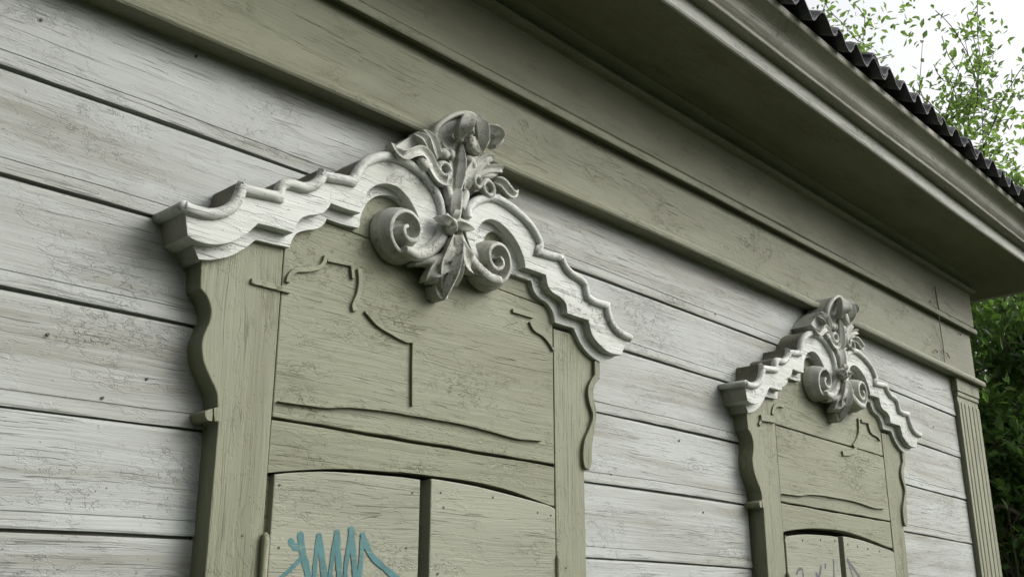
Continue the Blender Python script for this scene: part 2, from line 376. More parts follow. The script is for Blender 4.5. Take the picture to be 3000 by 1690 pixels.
# eaves
ev = link('eaves', wrap([(.05,Z0+1.664),(.405,Z0+1.664),(.405,Z0+1.70),(.05,Z0+1.70)], name='eaves'), M_sofit, house)
link('fascia_strip', wrap([(.39,Z0+1.668),(.40,Z0+1.656),(.408,Z0+1.656),(.412,Z0+1.662),(.413,Z0+1.70),(.411,Z0+1.716),(.39,Z0+1.716)], name='fascia_strip'), M_strip, ev)
cr = [(.39,Z0+1.7165),(.452,Z0+1.7165),(.454,Z0+1.719),(.4545,Z0+1.728)]
cr += [(o, Z0+z) for o, z in smooth([(.456,1.730),(.463,1.738),(.4695,1.748),(.472,1.760),(.475,1.772),(.484,1.784),(.500,1.793),(.521,1.798)], 3)]
cr += [(.523,Z0+1.800),(.525,Z0+1.804),(.525,Z0+1.823),(.39,Z0+1.823)]
link('crown_moulding', wrap(cr, name='crown_moulding'), M_crown, ev)
# roof : hipped deck and front row of corrugated sheets
SL = math.tan(R(27)); ov = .55; ze = Z0+1.812
def roofz(o): return ze+(ov-o)*SL
Xr = XW+ov; dpt = 4.0
roof = link('roof', mesh('roof', [(XL,-.5,roofz(.5)),(XW+.5,-.5,roofz(.5)),(XW-dpt,dpt,roofz(-dpt)),(XL,dpt,roofz(-dpt)),(XW+.5,YB,roofz(.5)),(XW-dpt,YB,roofz(-dpt)),
     (XL,-.5,roofz(.5)-.03),(XW+.5,-.5,roofz(.5)-.03),(XW+.5,YB,roofz(.5)-.03)], [(0,1,2,3),(1,4,5,2),(0,6,7,1),(1,7,8,4)]), M_roof, house)
PITCHW = .130; A = .0285
def sheet(x0, nw, lift, ytop=1.6, o_edge=.57):
    V = []; F = []; n = nw*10; th = .0075; jw = [random.uniform(-.003, .003) for _ in range(nw+2)]; je = [random.uniform(-.006, .006) for _ in range(nw+2)]
    for j, o in enumerate((o_edge, .3, -ytop)):
        for i in range(n+1):
            x = x0+nw*PITCHW*i/n; z = roofz(o)+lift+A+A*math.sin(2*math.pi*i/10+.6)+.0012*random.uniform(-1,1)+(jw[i//10] if j == 0 else 0)
            e = (je[i//10] if j == 0 else 0)+random.uniform(-.0012, .0012)
            V += [(x, -o+e, z), (x, -o+e, z+th)]
    m = n+1
    for j in range(2):
        for i in range(n):
            a = 2*(j*m+i); b = 2*((j+1)*m+i)
            F += [(a, a+2, b+2, b), (a+1, b+1, b+3, a+3)]
    for i in range(n): a = 2*i; F.append((a, a+1, a+3, a+2))
    for j in range(2):
        for i in (0, n): a = 2*(j*m+i); b = 2*((j+1)*m+i); F.append((a, a+1, b+1, b))
    return mesh('corrugated_sheet', V, F)
x = XL; k = 0
while x < XW+.45:
    nw = min(8, int((XW+.56-x)/PITCHW)+1)
    yt = 1.6 if x+nw*PITCHW < XW-1.9 else max(.05, (XW+ov-.05-(x+nw*PITCHW)) - ov+.6)
    link('corrugated_sheet', sheet(x, nw, .002+.013*(k % 2), yt), M_roof, roof)
    x += (nw-1)*PITCHW; k += 1
    if nw < 2: break
# wire hanging down the frieze
def tubepath(name, pts, r, n=6):
    V = []; F = []
    for i, p in enumerate(pts):
        p = Vector(p); t = (Vector(pts[min(i+1, len(pts)-1)])-Vector(pts[max(i-1, 0)])).normalized()
        a = t.cross(Vector((.3,.2,.9)) if abs(t.z) < .8 else Vector((1,.1,0))).normalized(); b = t.cross(a)
        rr = r[i] if isinstance(r, (list, tuple)) else r
        for k in range(n):
            q = 2*math.pi*k/n; V.append(p+a*rr*math.cos(q)+b*rr*math.sin(q))
    for i in range(len(pts)-1):
        for k in range(n): F.append((i*n+k, i*n+(k+1) % n, (i+1)*n+(k+1) % n, (i+1)*n+k))
    F += [tuple(range(n)), tuple(range((len(pts)-1)*n, len(pts)*n))]
    return mesh(name, V, F)
wp = []
for xx, yy, o in [(2740,838,.066),(2744,870,.064),(2750,905,.066),(2752,935,.07),(2757,975,.052),(2762,1005,.048),(2765,1035,.047),(2768,1060,.05)]:
    X_, Z_ = W('n', xx, yy, o); wp.append((X_, -o, Z_))
link('wire', tubepath('wire', smooth(wp, 4), .0022), M_wire, house)
for xx, yy, o in [(2762,1028,.046),(2774,1036,.046),(2778,1044,.046),(2724,884,.0635),(2810,978,.046),(2742,1028,.046)]:
    X_, Z_ = W('n', xx, yy, o)
    link('bent_nail', tubepath('bent_nail', [(X_-.008,-o,Z_+.004),(X_,-o-.004,Z_),(X_+.01,-o-.003,Z_-.006)], .0022), M_nail, house)
# ------------------------------------------------------------------ windows
FO, BO, AO = .070, .083, .108        # frame front, lower band front, carved fascia front
CX = 1.588                            # window axis
window = link('window', box('window', 1.08, 2.10, -.0, .006, 1.05, Z0+.80), M_dark, house)
tag(window, 'nearer shuttered window with teal graffiti under a carved white pediment')
ZS = 1.0
def V2(y):  # left joint line pixel x at photo row y
    return 831.4+(y-733)*(773.8-831.4)/821.0
# stiles
def W_(x, y): return W('n', x, y, FO)
left_edge = trace('c4', FO, [(265,155),(262,250),(258,350)], [(258,350),(290,385),(320,440),(335,510),(325,580),(300,640),(280,690),(270,740),(270,800),(280,860),(300,920),(330,990),(360,1050),(378,1110),(381,1185)])
xl = W('c5', 470, 150, FO)[0]; xjl = (W_(831.4,733)[0]+W_(773.8,1554)[0])/2
xjr = (W_(1622.5,953)[0]+W_(1627.5,1622)[0])/2; xr = W_(1714.5,1500)[0]
TOPZ = Z0+.735
pl = [(left_edge[0][0], TOPZ)]+left_edge+[(left_edge[-1][0], left_edge[-1][1]-.03),(xl, left_edge[-1][1]-.03),(xl, ZS),(xjl-.001, ZS),(xjl-.001, TOPZ)]
def part(name, me, mat, bevel=.0025, parent=None, shade=False): return link(name, me, mat, parent or window, bevel, shade)
part('stile', prism('stile', pl, -.002, FO), M_greenv)
right_edge = trace('c3', FO+.010, [(803,830),(803,905)], [(803,905),(785,930),(770,970),(768,1010),(778,1060),(793,1110),(789,1150),(770,1200),(750,1250),(742,1310),(745,1370),(755,1403)])
pr = [(right_edge[0][0]+.003, TOPZ)]+[(p[0]+.003, p[1]) for p in right_edge]+[(xr, right_edge[-1][1]-.003),(xr, ZS),(xjr+.001, ZS),(xjr+.001, TOPZ)]
part('stile', prism('stile', pr, -.002, FO), M_greenv)
re2 = trace('c3', FO+.010, [(830,800),(830,925)], [(830,925),(808,950),(797,985),(800,1040),(812,1095),(806,1170),(796,1230),(789,1300),(788,1370),(775,1408)])
po = re2+list(reversed(right_edge[:-1]))
part('wavy_edge_strip', prism('wavy_edge_strip', po, .001, FO+.010), M_greenv, .0015)
# curled end of the wavy edge
part('edge_cleat', join('b', [prism('a', trace('c4', FO+.004, [(292,1222),(318,1208),(345,1200)], [(345,1200),(347,1245),(342,1290)], [(342,1290),(315,1285),(298,1265),(291,1240),(292,1222)]), -.001, FO+.004),
     prism('a2', trace('c4', FO+.004, [(354,1196),(385,1190)], [(385,1190),(402,1230),(395,1275),(362,1293)], [(362,1293),(356,1245),(354,1196)]), .03, FO+.004)]), M_greenv, .002)
# header boards
arch = trace('c5', FO, [(905,545),(1060,530),(1400,512),(1700,515),(2073,545)])+trace('c6', FO, [(120,530),(250,540),(500,570),(800,610),(1000,650),(1200,705),(1480,810),(1556,835)])
arch = [p for p in arch if xjl < p[0] < xjr]
seamL = W('c5', 945, 72, FO); seamR = W('c6', 1555, 482, FO)
seam2L = W('c1', 1250, 850, FO); seam2R = W('c3', 580, 556, FO)
def seamz(a, b, x): return a[1]+(b[1]-a[1])*(x-a[0])/(b[0]-a[0])
hx0, hx1 = xjl+.0012, xjr-.0012
def wob(z, x0=hx0, x1=hx1, n=14, a=.0012): return [(x0+(x1-x0)*i/n, (z(x0+(x1-x0)*i/n) if callable(z) else z)+random.uniform(-a, a)) for i in range(n+1)]
s1 = lambda x: seamz(seamL, seamR, x)
s2 = lambda x: seamz(seam2L, seam2R, x)
part('header_board', prism('hb', list(reversed(arch))+wob(lambda x: s1(x)-.0035), .02, FO-.002), M_green)
part('header_board', prism('hb', list(reversed(wob(lambda x: s1(x)+.0035, a=.0018)))+wob(lambda x: s2(x)-.0008), .02, FO-.001), M_green)
part('header_board', prism('hb', list(reversed(wob(lambda x: s2(x)+.0008)))+[(hx0, Z0+.82),(hx0+.16, Z0+.88),(hx0+.22, Z0+.94),(hx1-.22, Z0+.95),(hx1-.16, Z0+.88),(hx1, Z0+.82)], .02, FO-.002), M_green)
# thin arched drip strip, half broken away
strip = trace('c4', FO, [(800,1150),(900,1165),(1000,1178),(1130,1195),(1300,1193),(1500,1212),(1693,1238)])[:-1]+trace('c6', FO, [(250,42),(330,55),(720,122),(980,187),(1200,247),(1330,262),(1430,268)])
n_ = len(strip)
pa = [(p[0], p[1]+.0005+.006*math.sin(math.pi*min(1, max(0, i/(n_-1))))) for i, p in enumerate(strip)]
pb = [(p[0], p[1]-.0015) for p in strip]
part('drip_strip', prism('drip_strip', pa+list(reversed(pb)), FO-.003, FO+.0085), M_green, .0015)
# moulding fragments
def frag(c, pts, hw, th=.007, sm=True):
    p = [W(c, x, y, FO) for x, y in pts]; p = smooth(p, 4) if sm and len(p) > 2 else p
    part('moulding_fragment', ribbon('moulding_fragment', p, FO-.003, th+.002, hw), M_green, .0012)
frag('c4', [(612,300),(890,372)], .0058, sm=False)
frag('c4', [(868,310),(885,262),(930,225),(1010,222),(1090,205),(1125,175),(1140,125)], .0050)
frag('c4', [(1150,150),(1335,188)], .0042, sm=False)
frag('c4', [(1325,190),(1335,285)], .0045, sm=False)
frag('c4', [(1378,215),(1385,310),(1370,400),(1340,470),(1345,515)], .0060)
frag('c4', [(1418,515),(1500,608),(1600,672),(1700,725),(1750,732)], .0026)
frag('n', [(1207,1000),(1205,1080),(1205,1190)], .0030)
frag('c3', [(360,563),(470,595)], .0052, sm=False)
frag('c3', [(452,622),(475,665),(523,697),(555,735),(580,778)], .0035)
# shutters
SO = .066
def shutter(pts, o, nm='shutter', back=.03): return part(nm, prism(nm, pts, back, o), M_shut, .003)
xg0 = W('c6', 383, 900, SO)[0]; xg1 = W('c6', 492, 900, SO+.012)[0]
topL = trace('c5', SO, [(970,557),(1150,541),(1500,538),(2073,583)])+trace('c6', SO, [(250,590),(383,604)])[1:]
sx0 = W('c5', 950, 700, SO)[0]
topL = [p for p in topL if sx0 < p[0] < xg0]
shutL = shutter([(sx0, ZS), (sx0, topL[0][1])]+topL+[(xg0, topL[-1][1]),(xg0, ZS)], SO)
tag(shutL, 'left shutter with teal spray-painted zigzag scribble')
topR = trace('c6', SO+.012, [(497,590),(850,652),(1100,712),(1480,814),(1548,838)])
topR = [p for p in topR if xg1 < p[0] < xjr-.004]
shutter([(xg1, ZS),(xg1, topR[0][1])]+topR+[(xjr-.003, topR[-1][1]-.004),(xjr-.003, ZS)], SO+.012-.006)
part('rebate_strip', prism('rebate_strip', [(xjl+.001, ZS),(sx0+.03, ZS),(sx0+.03, topL[0][1]-.002),(xjl+.001, topL[0][1]-.004)], .0, SO-.014), M_greenv)
# hinges
def hinge(c, x, y0, r, o):
    X_, Zt = W(c, x, y0, o)
    me = tubepath('hinge', [(X_,-o,Zt-.40),(X_,-o,Zt-.12),(X_,-o,Zt-.118),(X_,-o,Zt-.014),(X_,-o,Zt-.006),(X_,-o,Zt)], [r,r,r*.9,r,r*.85,r*.3], 12)
    part('hinge', me, M_greenv, 0, shade=True)
hinge('c5', 885, 1062, .0085, FO+.006); hinge('c6', 1578, 1250, .007, FO+.003)
for c, x, y in [('c5',1020,650),('c5',1015,1192),('c6',338,718),('c6',568,718),('c6',1022,757),('c6',1410,890),('c6',1524,915),('c6',592,845),('c6',540,1422),('c6',285,1195),('c5',688,1090),('c6',1660,1370)]:
    X_, Z_ = W(c, x, y, SO+.007)
    oo = (SO+.006 if c == 'c6' and x > 490 else SO) if x not in (688, 1660) else FO
    part('nail_head', prism('nail_head', [(X_+.0026*math.cos(a), Z_+.0026*math.sin(a)) for a in [math.pi*k/4 for k in range(8)]], oo-.002, oo+.0012), M_nail, 0)
# graffiti : flat spray paint on the left shutter
def strokes(name, c, lst, o, mat, parent, xf=None):
    for i, (pts, hw) in enumerate(lst):
        p = [W(c, x, y, o) for x, y in pts]; p = smooth(p, 5) if len(p) > 2 else p
        n = len(p); yy = -(o+.0006+.00012*i); Lf = []; Rt = []
        for j, (_, m) in enumerate(offset2(p, 0.0)):
            m = m/np.linalg.norm(m); h = hw*(1+.10*math.sin(j*1.3+i)+random.uniform(-.06, .06))
            Lf.append((p[j][0]+m[0]*h, yy, p[j][1]+m[1]*h)); Rt.append((p[j][0]-m[0]*h, yy, p[j][1]-m[1]*h))
        def cap(q, ref, sgn):
            a0 = math.atan2(ref[2]-q[1], ref[0]-q[0]); h = math.hypot(ref[2]-q[1], ref[0]-q[0])
            return [(q[0]+h*math.cos(a0+sgn*math.pi*k/6), yy, q[1]+h*math.sin(a0+sgn*math.pi*k/6)) for k in range(1, 6)]
        start = cap(p[0], Rt[0], -1); end = cap(p[-1], Lf[-1], -1)
        V = Lf+Rt; F = [(j, n+j, n+j+1, j+1) for j in range(n-1)]
        b = len(V); V += start; F.append(tuple([n]+[b+k for k in range(5)]+[0]))
        b = len(V); V += end; F.append(tuple([n-1]+[b+k for k in range(5)]+[2*n-1]))
        me = mesh(name, V, F)
        if xf is not None: me.transform(xf)
        link(name, me, mat, parent)
strokes('graffiti_stroke', 'c5', [
    ([(1100,1140),(1130,1180),(1190,1205)], 0.00682), ([(1010,1460),(1100,1380),(1195,1280)], 0.00464),
    ([(1185,1090),(1200,1220),(1230,1340),(1265,1500)], 0.00791), ([(1300,1500),(1312,1330),(1340,1100)], 0.00519), ([(1345,1095),(1370,1280),(1400,1500)], 0.00736),
    ([(1435,1500),(1455,1320),(1495,1070)], 0.00519), ([(1500,1065),(1510,1260),(1525,1500)], 0.00736), ([(1570,1500),(1580,1330),(1625,1040)], 0.00545),
    ([(1625,1040),(1640,1230),(1665,1500)], 0.00736), ([(1690,1500),(1705,1330),(1725,1085)], 0.00573), ([(1722,1085),(1790,1250),(1900,1360),(2030,1470)], 0.00682)], SO, M_graf, window)
# sill
part('sill', prism('sill', [(xl-.05, ZS-.05),(xr+.05, ZS-.05),(xr+.05, ZS),(xl-.05, ZS)], 0, .12), M_green, .004)
# ---- carved pediment
TL = [[(240,708),(300,735),(400,757),(480,752),(545,720),(595,650),(625,565)], [(625,565),(660,588),(760,612),(880,637)],
      [(880,637),(887,600),(912,562),(960,547),(1020,560),(1080,575),(1140,560),(1182,520),(1197,475)], [(1197,475),(1240,500),(1330,515),(1412,532)]]
AL = [[(68,542),(90,500),(140,440),(220,402),(300,392),(380,410),(460,450),(540,510),(600,580),(650,650),(688,740),(702,820),(705,890),(688,970),(645,1035),(580,1085),(500,1118),(430,1118)]]
AI = [[(125,800),(150,720),(190,650),(250,612),(320,606),(390,630),(450,690),(490,750),(520,810),(535,880),(520,950),(470,1000),(420,1010)]]
BL = [[(265,945),(340,985),(430,1005),(520,1003),(600,980),(670,940),(720,900),(767,858)], [(767,858),(890,888),(1015,925)],
      [(1015,925),(1035,870),(1070,825),(1120,802),(1180,795),(1230,780),(1265,745),(1282,715)], [(1282,715),(1380,752),(1492,785)]]
bandL = [[(305,1018),(345,1112)], [(345,1112),(440,1114),(560,1090),(660,1040),(720,995),(750,972)], [(750,972),(860,1000),(990,1027)],
         [(990,1027),(1005,975),(1040,927),(1100,907),(1180,895),(1228,865),(1252,825)], [(1252,825),(1370,865),(1477,890)]]
bandAI = [[(125,905),(132,830),(170,745),(230,695),(300,682),(370,700),(440,760),(490,830)]]
topL_ = trace('c1', AO, *TL)+trace('c2', AO, *AL)[1:]
botL_ = trace('c1', AO, *BL)+trace('c2', AO, *AI)[1:]
bbL_ = trace('c1', BO, *bandL)+trace('c2', BO, *bandAI)[1:]
ARr = [[(842,840),(838,800),(845,765),(880,722),(930,692),(1000,675),(1070,690),(1150,740),(1230,805),(1300,880),(1350,965),(1378,1050)]]
TR = [[(515,240),(570,255),(625,265)], [(625,265),(640,310),(672,350),(720,380),(752,420),(765,480)], [(765,480),(800,500),(870,520)], [(870,520),(875,570),(892,620),(922,658),(960,680),(985,690)]]
AIr = [[(960,1130),(930,1060),(918,1000),(925,945),(950,890),(990,855),(1040,850),(1100,880),(1170,950),(1220,1030),(1250,1110),(1265,1180)]]
BR = [[(432,333),(490,352),(543,372)], [(543,372),(555,430),(580,465),(620,490),(650,525),(657,575)], [(657,575),(700,590),(770,612)], [(770,612),(790,690),(830,742),(880,783),(945,798)]]
bandAIr = [[(1000,1150),(975,1060),(990,960),(1060,930),(1130,980),(1160,1090),(1165,1200)]]
bandR = [[(350,365),(410,385),(465,405)], [(465,405),(477,450),(503,490),(550,522),(580,570),(592,625)], [(592,625),(640,640),(690,655)], [(690,655),(730,740),(780,800),(830,835)], [(830,835),(905,812)]]
topR_ = trace('c2', AO, *ARr)[:-1]+trace('c3', AO, *TR)
botR_ = trace('c2', AO, *AIr)[:-1]+trace('c3', AO, *BR)
bbR_ = trace('c2', BO, *bandAIr)[:-1]+trace('c3', BO, *bandR)
outerR = trace('c2', AO, [(842,840),(848,920),(870,1000),(900,1070),(940,1140),(960,1130)])
fasL = topL_+list(reversed(botL_)); fasR = topR_+list(reversed(botR_))+list(reversed(outerR))[1:-1]
def edge_mat(o, tops):
    """upper and left end edges of a carved block get darker materials than its front"""
    me = o.data; me.materials.append(M_side); me.materials.append(M_end); T = np.array(tops)
    for p in me.polygons:
        if abs(p.normal.y) < .3:
            c = p.center; d = np.hypot(T[:,0]-c.x, T[:,1]-c.z).min()
            if d < .012: p.material_index = 1
            elif p.normal.x < -.6 and c.x < T[:,0].min()+.06: p.material_index = 2
p1 = part('pediment_arm', join('p', [prism('f', fasL, .0012, AO)]), M_carve, .0011)
p2 = part('pediment_arm', join('p', [prism('f', fasR, .0012, AO)]), M_carve, .0011)
edge_mat(p1, topL_); edge_mat(p2, topR_)
def shrink(pts, d): return [tuple(q) for q, _ in offset2(pts, d)]
bl = [(p[0], p[1]+.012) for p in botL_ if p[0] > bbL_[0][0]]+list(reversed(bbL_))
br = [(p[0], p[1]+.012) for p in botR_ if p[0] < bbR_[-1][0]+.002]+list(reversed(bbR_))
edge_mat(part('lower_moulding', prism('b', bl, .001, BO), M_carve, .0012), topL_)
edge_mat(part('lower_moulding', prism('b', br, .001, BO), M_carve, .0012), topR_)
def ret(p, s): return prism('ret', [(p[0]+s*.002+.0125*math.cos(a), p[1]-.010+.0105*math.sin(a)) for a in [2*math.pi*k/12 for k in range(12)]], .001, AO+.010)
part('roll_moulding', join('r', [roll('r', topL_, .0122, AO+.001, .0100, .014), ret(topL_[0], -1)]), M_carve, 0, shade=True)
part('roll_moulding', roll('r', topR_, .0122, AO+.001, .0100, .014), M_carve, 0, shade=True)
# volutes
def volute(x, z, sgn, turns=1.62, a0=R(-40)):
    """open scroll: a thin spiral rim on a cone-sided drum, deeply scooped inside"""
    tk = [0, 90, 180, 230, 300, 360, 450, 540, 630, 720, 900, 1100]; rk = [.070, .064, .0595, .0575, .052, .042, .024, .0135, .008, .005, .003, .002]
    V = []; F = []; n = int(turns*48); th = 2*math.pi*turns
    rr = lambda t: float(np.interp(math.degrees(t), tk, rk))
    m = 8
    for i in range(n+1):
        t = th*i/n; a = a0-t; r0 = rr(t); r1 = rr(t+2*math.pi)
        top = .114+.020*min(1, t/(1.2*math.pi)); dp = .030*min(1, .25+r0/.055); flo = top-dp
        sh = .90-.13*min(1, t/2.6)
        rim = .0040
        pr = [(r0*1.03, .072), (r0*1.02, .096), (r0*(1.06+sh)/2, top-.016), (r0*sh+rim*.4, top-.001), (r0*sh-rim, top), (r0*sh-rim*1.5, top-.005), (max(r0*sh*.84-rim*1.5, .0012), flo), (max(r1*.9, .0008), flo-.001)]
        for r_, o in pr: V.append((x+sgn*(r_*math.cos(a)), -o, z+r_*math.sin(a)))
    for i in range(n):
        for k in range(m-1): F.append((i*m+k, i*m+k+1, (i+1)*m+k+1, (i+1)*m+k))
    core = prism('core', [(x+sgn*rr(2*math.pi*k/40)*.95*math.cos(a0-2*math.pi*k/40), z+rr(2*math.pi*k/40)*.95*math.sin(a0-2*math.pi*k/40)) for k in range(40)], .06, .084)
    return join('volute', [mesh('v', V, F), core])
vl = W('c2', 398, 940, .100); dxv = CX-vl[0]
def LP(*pts): return [(*W('c2', x, y, o), o, h) for x, y, o, h in pts]
bridge = LP((702,830,.108,.0105),(706,895,.110,.0115),(690,970,.114,.0125),(645,1035,.118,.0135),(580,1078,.120,.0145),(500,1090,.122,.014),(430,1060,.124,.010))
for sgn, nm in ((1, 'l'), (-1, 'r')):
    vx, vz = CX-sgn*dxv+(.006 if sgn < 0 else 0), vl[1]+(0 if sgn > 0 else .002)
    bp_ = [(x if sgn > 0 else 2*CX-x+.006, z+(0 if sgn > 0 else .002), o, h) for x, z, o, h in bridge]
    v = part('volute', join('volute', [volute(vx, vz, sgn), leaf(bp_, 'convex', .014)]), M_orn, 0, shade=True)
    sm = v.modifiers.new('solid', 'SOLIDIFY'); sm.thickness = .004; sm.offset = 0
    remesh(v, .0015, 1)
# acanthus crest : c2 pixel paths with depth and half width
def LP(*pts): return [(*W('c2', x, y, o), o, h) for x, y, o, h in pts]
hood = trace('c2', .118, [(622,275),(640,225),(690,172),(760,130),(830,114),(900,128),(955,190),(985,280),(985,360),(950,420),(900,455),(830,475),(760,455),(700,425),(655,375),(632,320),(622,275)])
hin = trace('c2', .118, [(652,275),(668,235),(710,190),(770,155),(830,140)])
crest = join('crest', [prism('h', hood, .03, .112), roll('rim', trace('c2', .118, [(622,290),(640,225),(690,172),(760,130),(830,114),(900,128),(950,185)]), .008, .116, .004, .012),
    leaf(LP((880,140,.135,.012),(872,180,.158,.022),(862,230,.165,.026),(835,275,.150,.018),(820,290,.135,.006)), 'ridge', .026),
    leaf(LP((930,150,.130,.012),(965,210,.150,.020),(975,290,.152,.022),(965,350,.146,.016),(960,392,.138,.008)), 'ridge', .024),
    leaf(LP((985,210,.115,.012),(1030,225,.128,.018),(1072,250,.136,.021),(1082,300,.134,.017),(1045,350,.124,.008)), 'ridge', .022),
    leaf(LP((880,290,.140,.016),(895,340,.140,.020),(940,385,.132,.014)), 'convex', .014),
    leaf(LP((700,300,.108,.020),(740,350,.112,.024),(790,400,.112,.02)), 'concave', .012)])
c_ = part('carved_crest', crest, M_orn, 0, shade=True); remesh(c_, .0015, 1)
stem = join('stem', [
    leaf(LP((826,335,.128,.005),(828,400,.130,.010),(828,470,.130,.014),(818,560,.128,.015),(802,640,.126,.011),(793,700,.124,.006)), 'ridge', .02),
    leaf(LP((860,470,.108,.014),(856,540,.112,.020),(830,640,.112,.014)), 'concave', .012),
    leaf(LP((760,430,.112,.018),(780,520,.114,.028),(775,620,.114,.022),(785,700,.114,.012)), 'concave', .012),
    leaf(LP((800,655,.126,.012),(790,740,.132,.020),(782,830,.132,.018)), 'ridge', .018),
    leaf(LP((860,660,.118,.006),(845,700,.124,.012),(815,780,.126,.012)), 'convex', .012),
    leaf(LP((710,620,.112,.010),(735,680,.118,.013),(740,760,.118,.008)), 'convex', .012),
    prism('back', trace('c2', .10, [(690,430),(900,470),(900,560),(850,640),(820,760),(790,850),(745,820),(700,700),(640,560),(640,470)]), .02, .098)])
s_ = part('carved_stem', stem, M_orn, 0, shade=True); remesh(s_, .0015, 1)
lvL = join('ll', [
    leaf(LP((345,328,.112,.005),(368,375,.124,.010),(425,415,.132,.012),(485,395,.134,.012),(545,385,.130,.014),(592,430,.128,.015),(622,505,.126,.017),(665,570,.128,.016),(720,595,.132,.012),(738,560,.134,.008)), 'gouge', .012),
    leaf(LP((500,262,.108,.006),(555,295,.118,.012),(598,365,.118,.014),(630,440,.112,.010)), 'gouge', .014),
    leaf(LP((562,235,.108,.006),(608,290,.120,.012),(638,370,.120,.014),(655,440,.112,.010)), 'gouge', .014),
    leaf(LP((520,430,.118,.010),(560,470,.124,.016),(600,500,.120,.012)), 'convex', .014),
    torus(*W('c2', 696, 512, .125), .125, .0165, .0075, .15),
    ellipsoid(*W('c2', 700, 400, .118), .118, .018, .014, .014), ellipsoid(*W('c2', 745, 410, .118), .118, .012, .014, .016),
    prism('back', trace('c2', .095, [(360,350),(500,270),(600,250),(660,400),(730,440),(740,600),(680,600),(600,520),(540,430),(420,430)]), .02, .1)])
l_ = part('carved_leaf', lvL, M_orn, 0, shade=True); remesh(l_, .0015, 1)
lvR = join('lr', [
    leaf(LP((840,650,.112,.010),(862,570,.122,.018),(900,500,.124,.018),(960,452,.126,.013),(1022,425,.128,.010),(1032,440,.126,.004)), 'gouge', .014),
    leaf(LP((900,545,.118,.010),(1000,508,.126,.011),(1085,508,.130,.011),(1100,520,.128,.004)), 'gouge', .013),
    leaf(LP((930,560,.116,.008),(1010,552,.124,.008),(1060,540,.124,.006)), 'convex', .011),
    torus(*W('c2', 926, 595, .125), .125, .0145, .0065, -.1, .9), torus(*W('c2', 1000, 640, .118), .118, .0190, .007, -.1, 1.15),
    leaf(LP((1045,580,.112,.010),(1100,600,.122,.015),(1150,660,.124,.014),(1185,680,.122,.010),(1212,655,.118,.004)), 'cyma', .012),
    leaf(LP((840,430,.118,.010),(880,450,.122,.014),(900,500,.118,.010)), 'convex', .014),
    prism('back', trace('c2', .095, [(830,640),(850,520),(930,460),(1000,450),(1040,540),(1120,610),(1120,660),(1050,670),(930,660),(880,690)]), .02, .1)])
l2_ = part('carved_leaf', lvR, M_orn, 0, shade=True); remesh(l2_, .0015, 1)
ros = join('ro', [leaf(LP((765,868,.140,.008),(730,850,.148,.016),(700,832,.146,.013),(668,822,.134,.003)), 'ridge', .016),
    leaf(LP((775,868,.140,.008),(820,880,.148,.015),(865,898,.144,.012),(912,915,.132,.003)), 'ridge', .016),
    leaf(LP((770,875,.140,.008),(772,905,.146,.013),(765,935,.142,.011),(755,962,.132,.003)), 'ridge', .014),
    leaf(LP((772,862,.140,.008),(790,830,.146,.012),(800,800,.142,.010),(805,770,.134,.003)), 'ridge', .014),
    ellipsoid(*W('c2', 768, 868, .150), .150, .010, .010, .009)])
r_ = part('rosette', ros, M_orn, 0, shade=True); remesh(r_, .0015, 1)
pen = join('pn', [
    leaf(LP((790,958,.124,.008),(805,990,.138,.014),(806,1060,.146,.014),(796,1130,.146,.015),(772,1210,.138,.017),(740,1290,.124,.015),(718,1350,.114,.011),(702,1394,.106,.006)), 'ridge', .034),
    leaf(LP((770,970,.124,.010),(760,1030,.136,.020),(740,1110,.134,.026),(705,1190,.124,.024),(690,1270,.112,.016),(690,1340,.104,.008)), 'gouge', .020),
    leaf(LP((765,1010,.128,.008),(745,1070,.132,.014),(700,1120,.128,.016),(630,1140,.118,.016),(560,1140,.110,.012),(490,1155,.102,.006)), 'convex', .018),
    leaf(LP((760,1080,.128,.012),(700,1150,.128,.020),(650,1190,.122,.020),(605,1235,.114,.014),(580,1272,.104,.005)), 'concave', .018),
    leaf(LP((700,1200,.118,.014),(650,1250,.112,.014),(608,1280,.104,.004)), 'convex', .012),
    leaf(LP((825,1000,.126,.008),(840,1070,.132,.016),(855,1140,.128,.022),(885,1190,.116,.014),(922,1222,.104,.004)), 'concave', .020),
    leaf(LP((805,1130,.126,.012),(808,1200,.122,.018),(798,1265,.112,.012),(788,1310,.102,.004)), 'ridge', .018),
    prism('tipb', trace('c2', .104, [(640,1300),(665,1265),(745,1280),(735,1340),(725,1392),(692,1400),(655,1370)]), FO-.002, .106),
    prism('back', trace('c2', .095, [(600,1110),(720,1020),(850,1020),(870,1150),(790,1240),(680,1240),(630,1190)]), FO-.002, .100)])
p_ = part('pendant_leaf', pen, M_orn, 0, shade=True); remesh(p_, .0015, 1)
# ---- second window: the same pattern farther along the wall
win2 = window.copy(); COL.objects.link(win2); win2.parent = house
tag(win2, 'farther shuttered window with grey scribbles near the corner')
SKIP = ('graffiti_stroke', 'moulding_fragment', 'nail_head', 'header_board')
win2.location = (WIN_DX-.012*.884, 0, -.006); win2.scale = (WIN_SX, 1, 1); win2.rotation_euler = (0, R(.55), 0)
for ch in [c for c in list(COL.objects) if c.parent == window]:
    if ch.name.split('.')[0] in SKIP: continue
    c = ch.copy(); COL.objects.link(c); c.parent = win2
    if 'label' in c.keys(): del c['label']
bpy.context.view_layer.update()
inv = win2.matrix_world.inverted() if False else (Matrix.Translation(win2.location) @ win2.rotation_euler.to_matrix().to_4x4() @ Matrix.Diagonal((WIN_SX, 1, 1, 1))).inverted()
def to2(me):
    me.transform(inv); return me
def loc2(c, x, y):
    X_, Z_ = W(c, x, y, FO); v = inv @ Vector((X_, -FO, Z_)); return (v.x, v.z)
qa, qb = loc2('c8', 670, 792), loc2('c8', 1622, 963); ra, rb = loc2('c8', 620, 116), loc2('c8', 1570, 396)
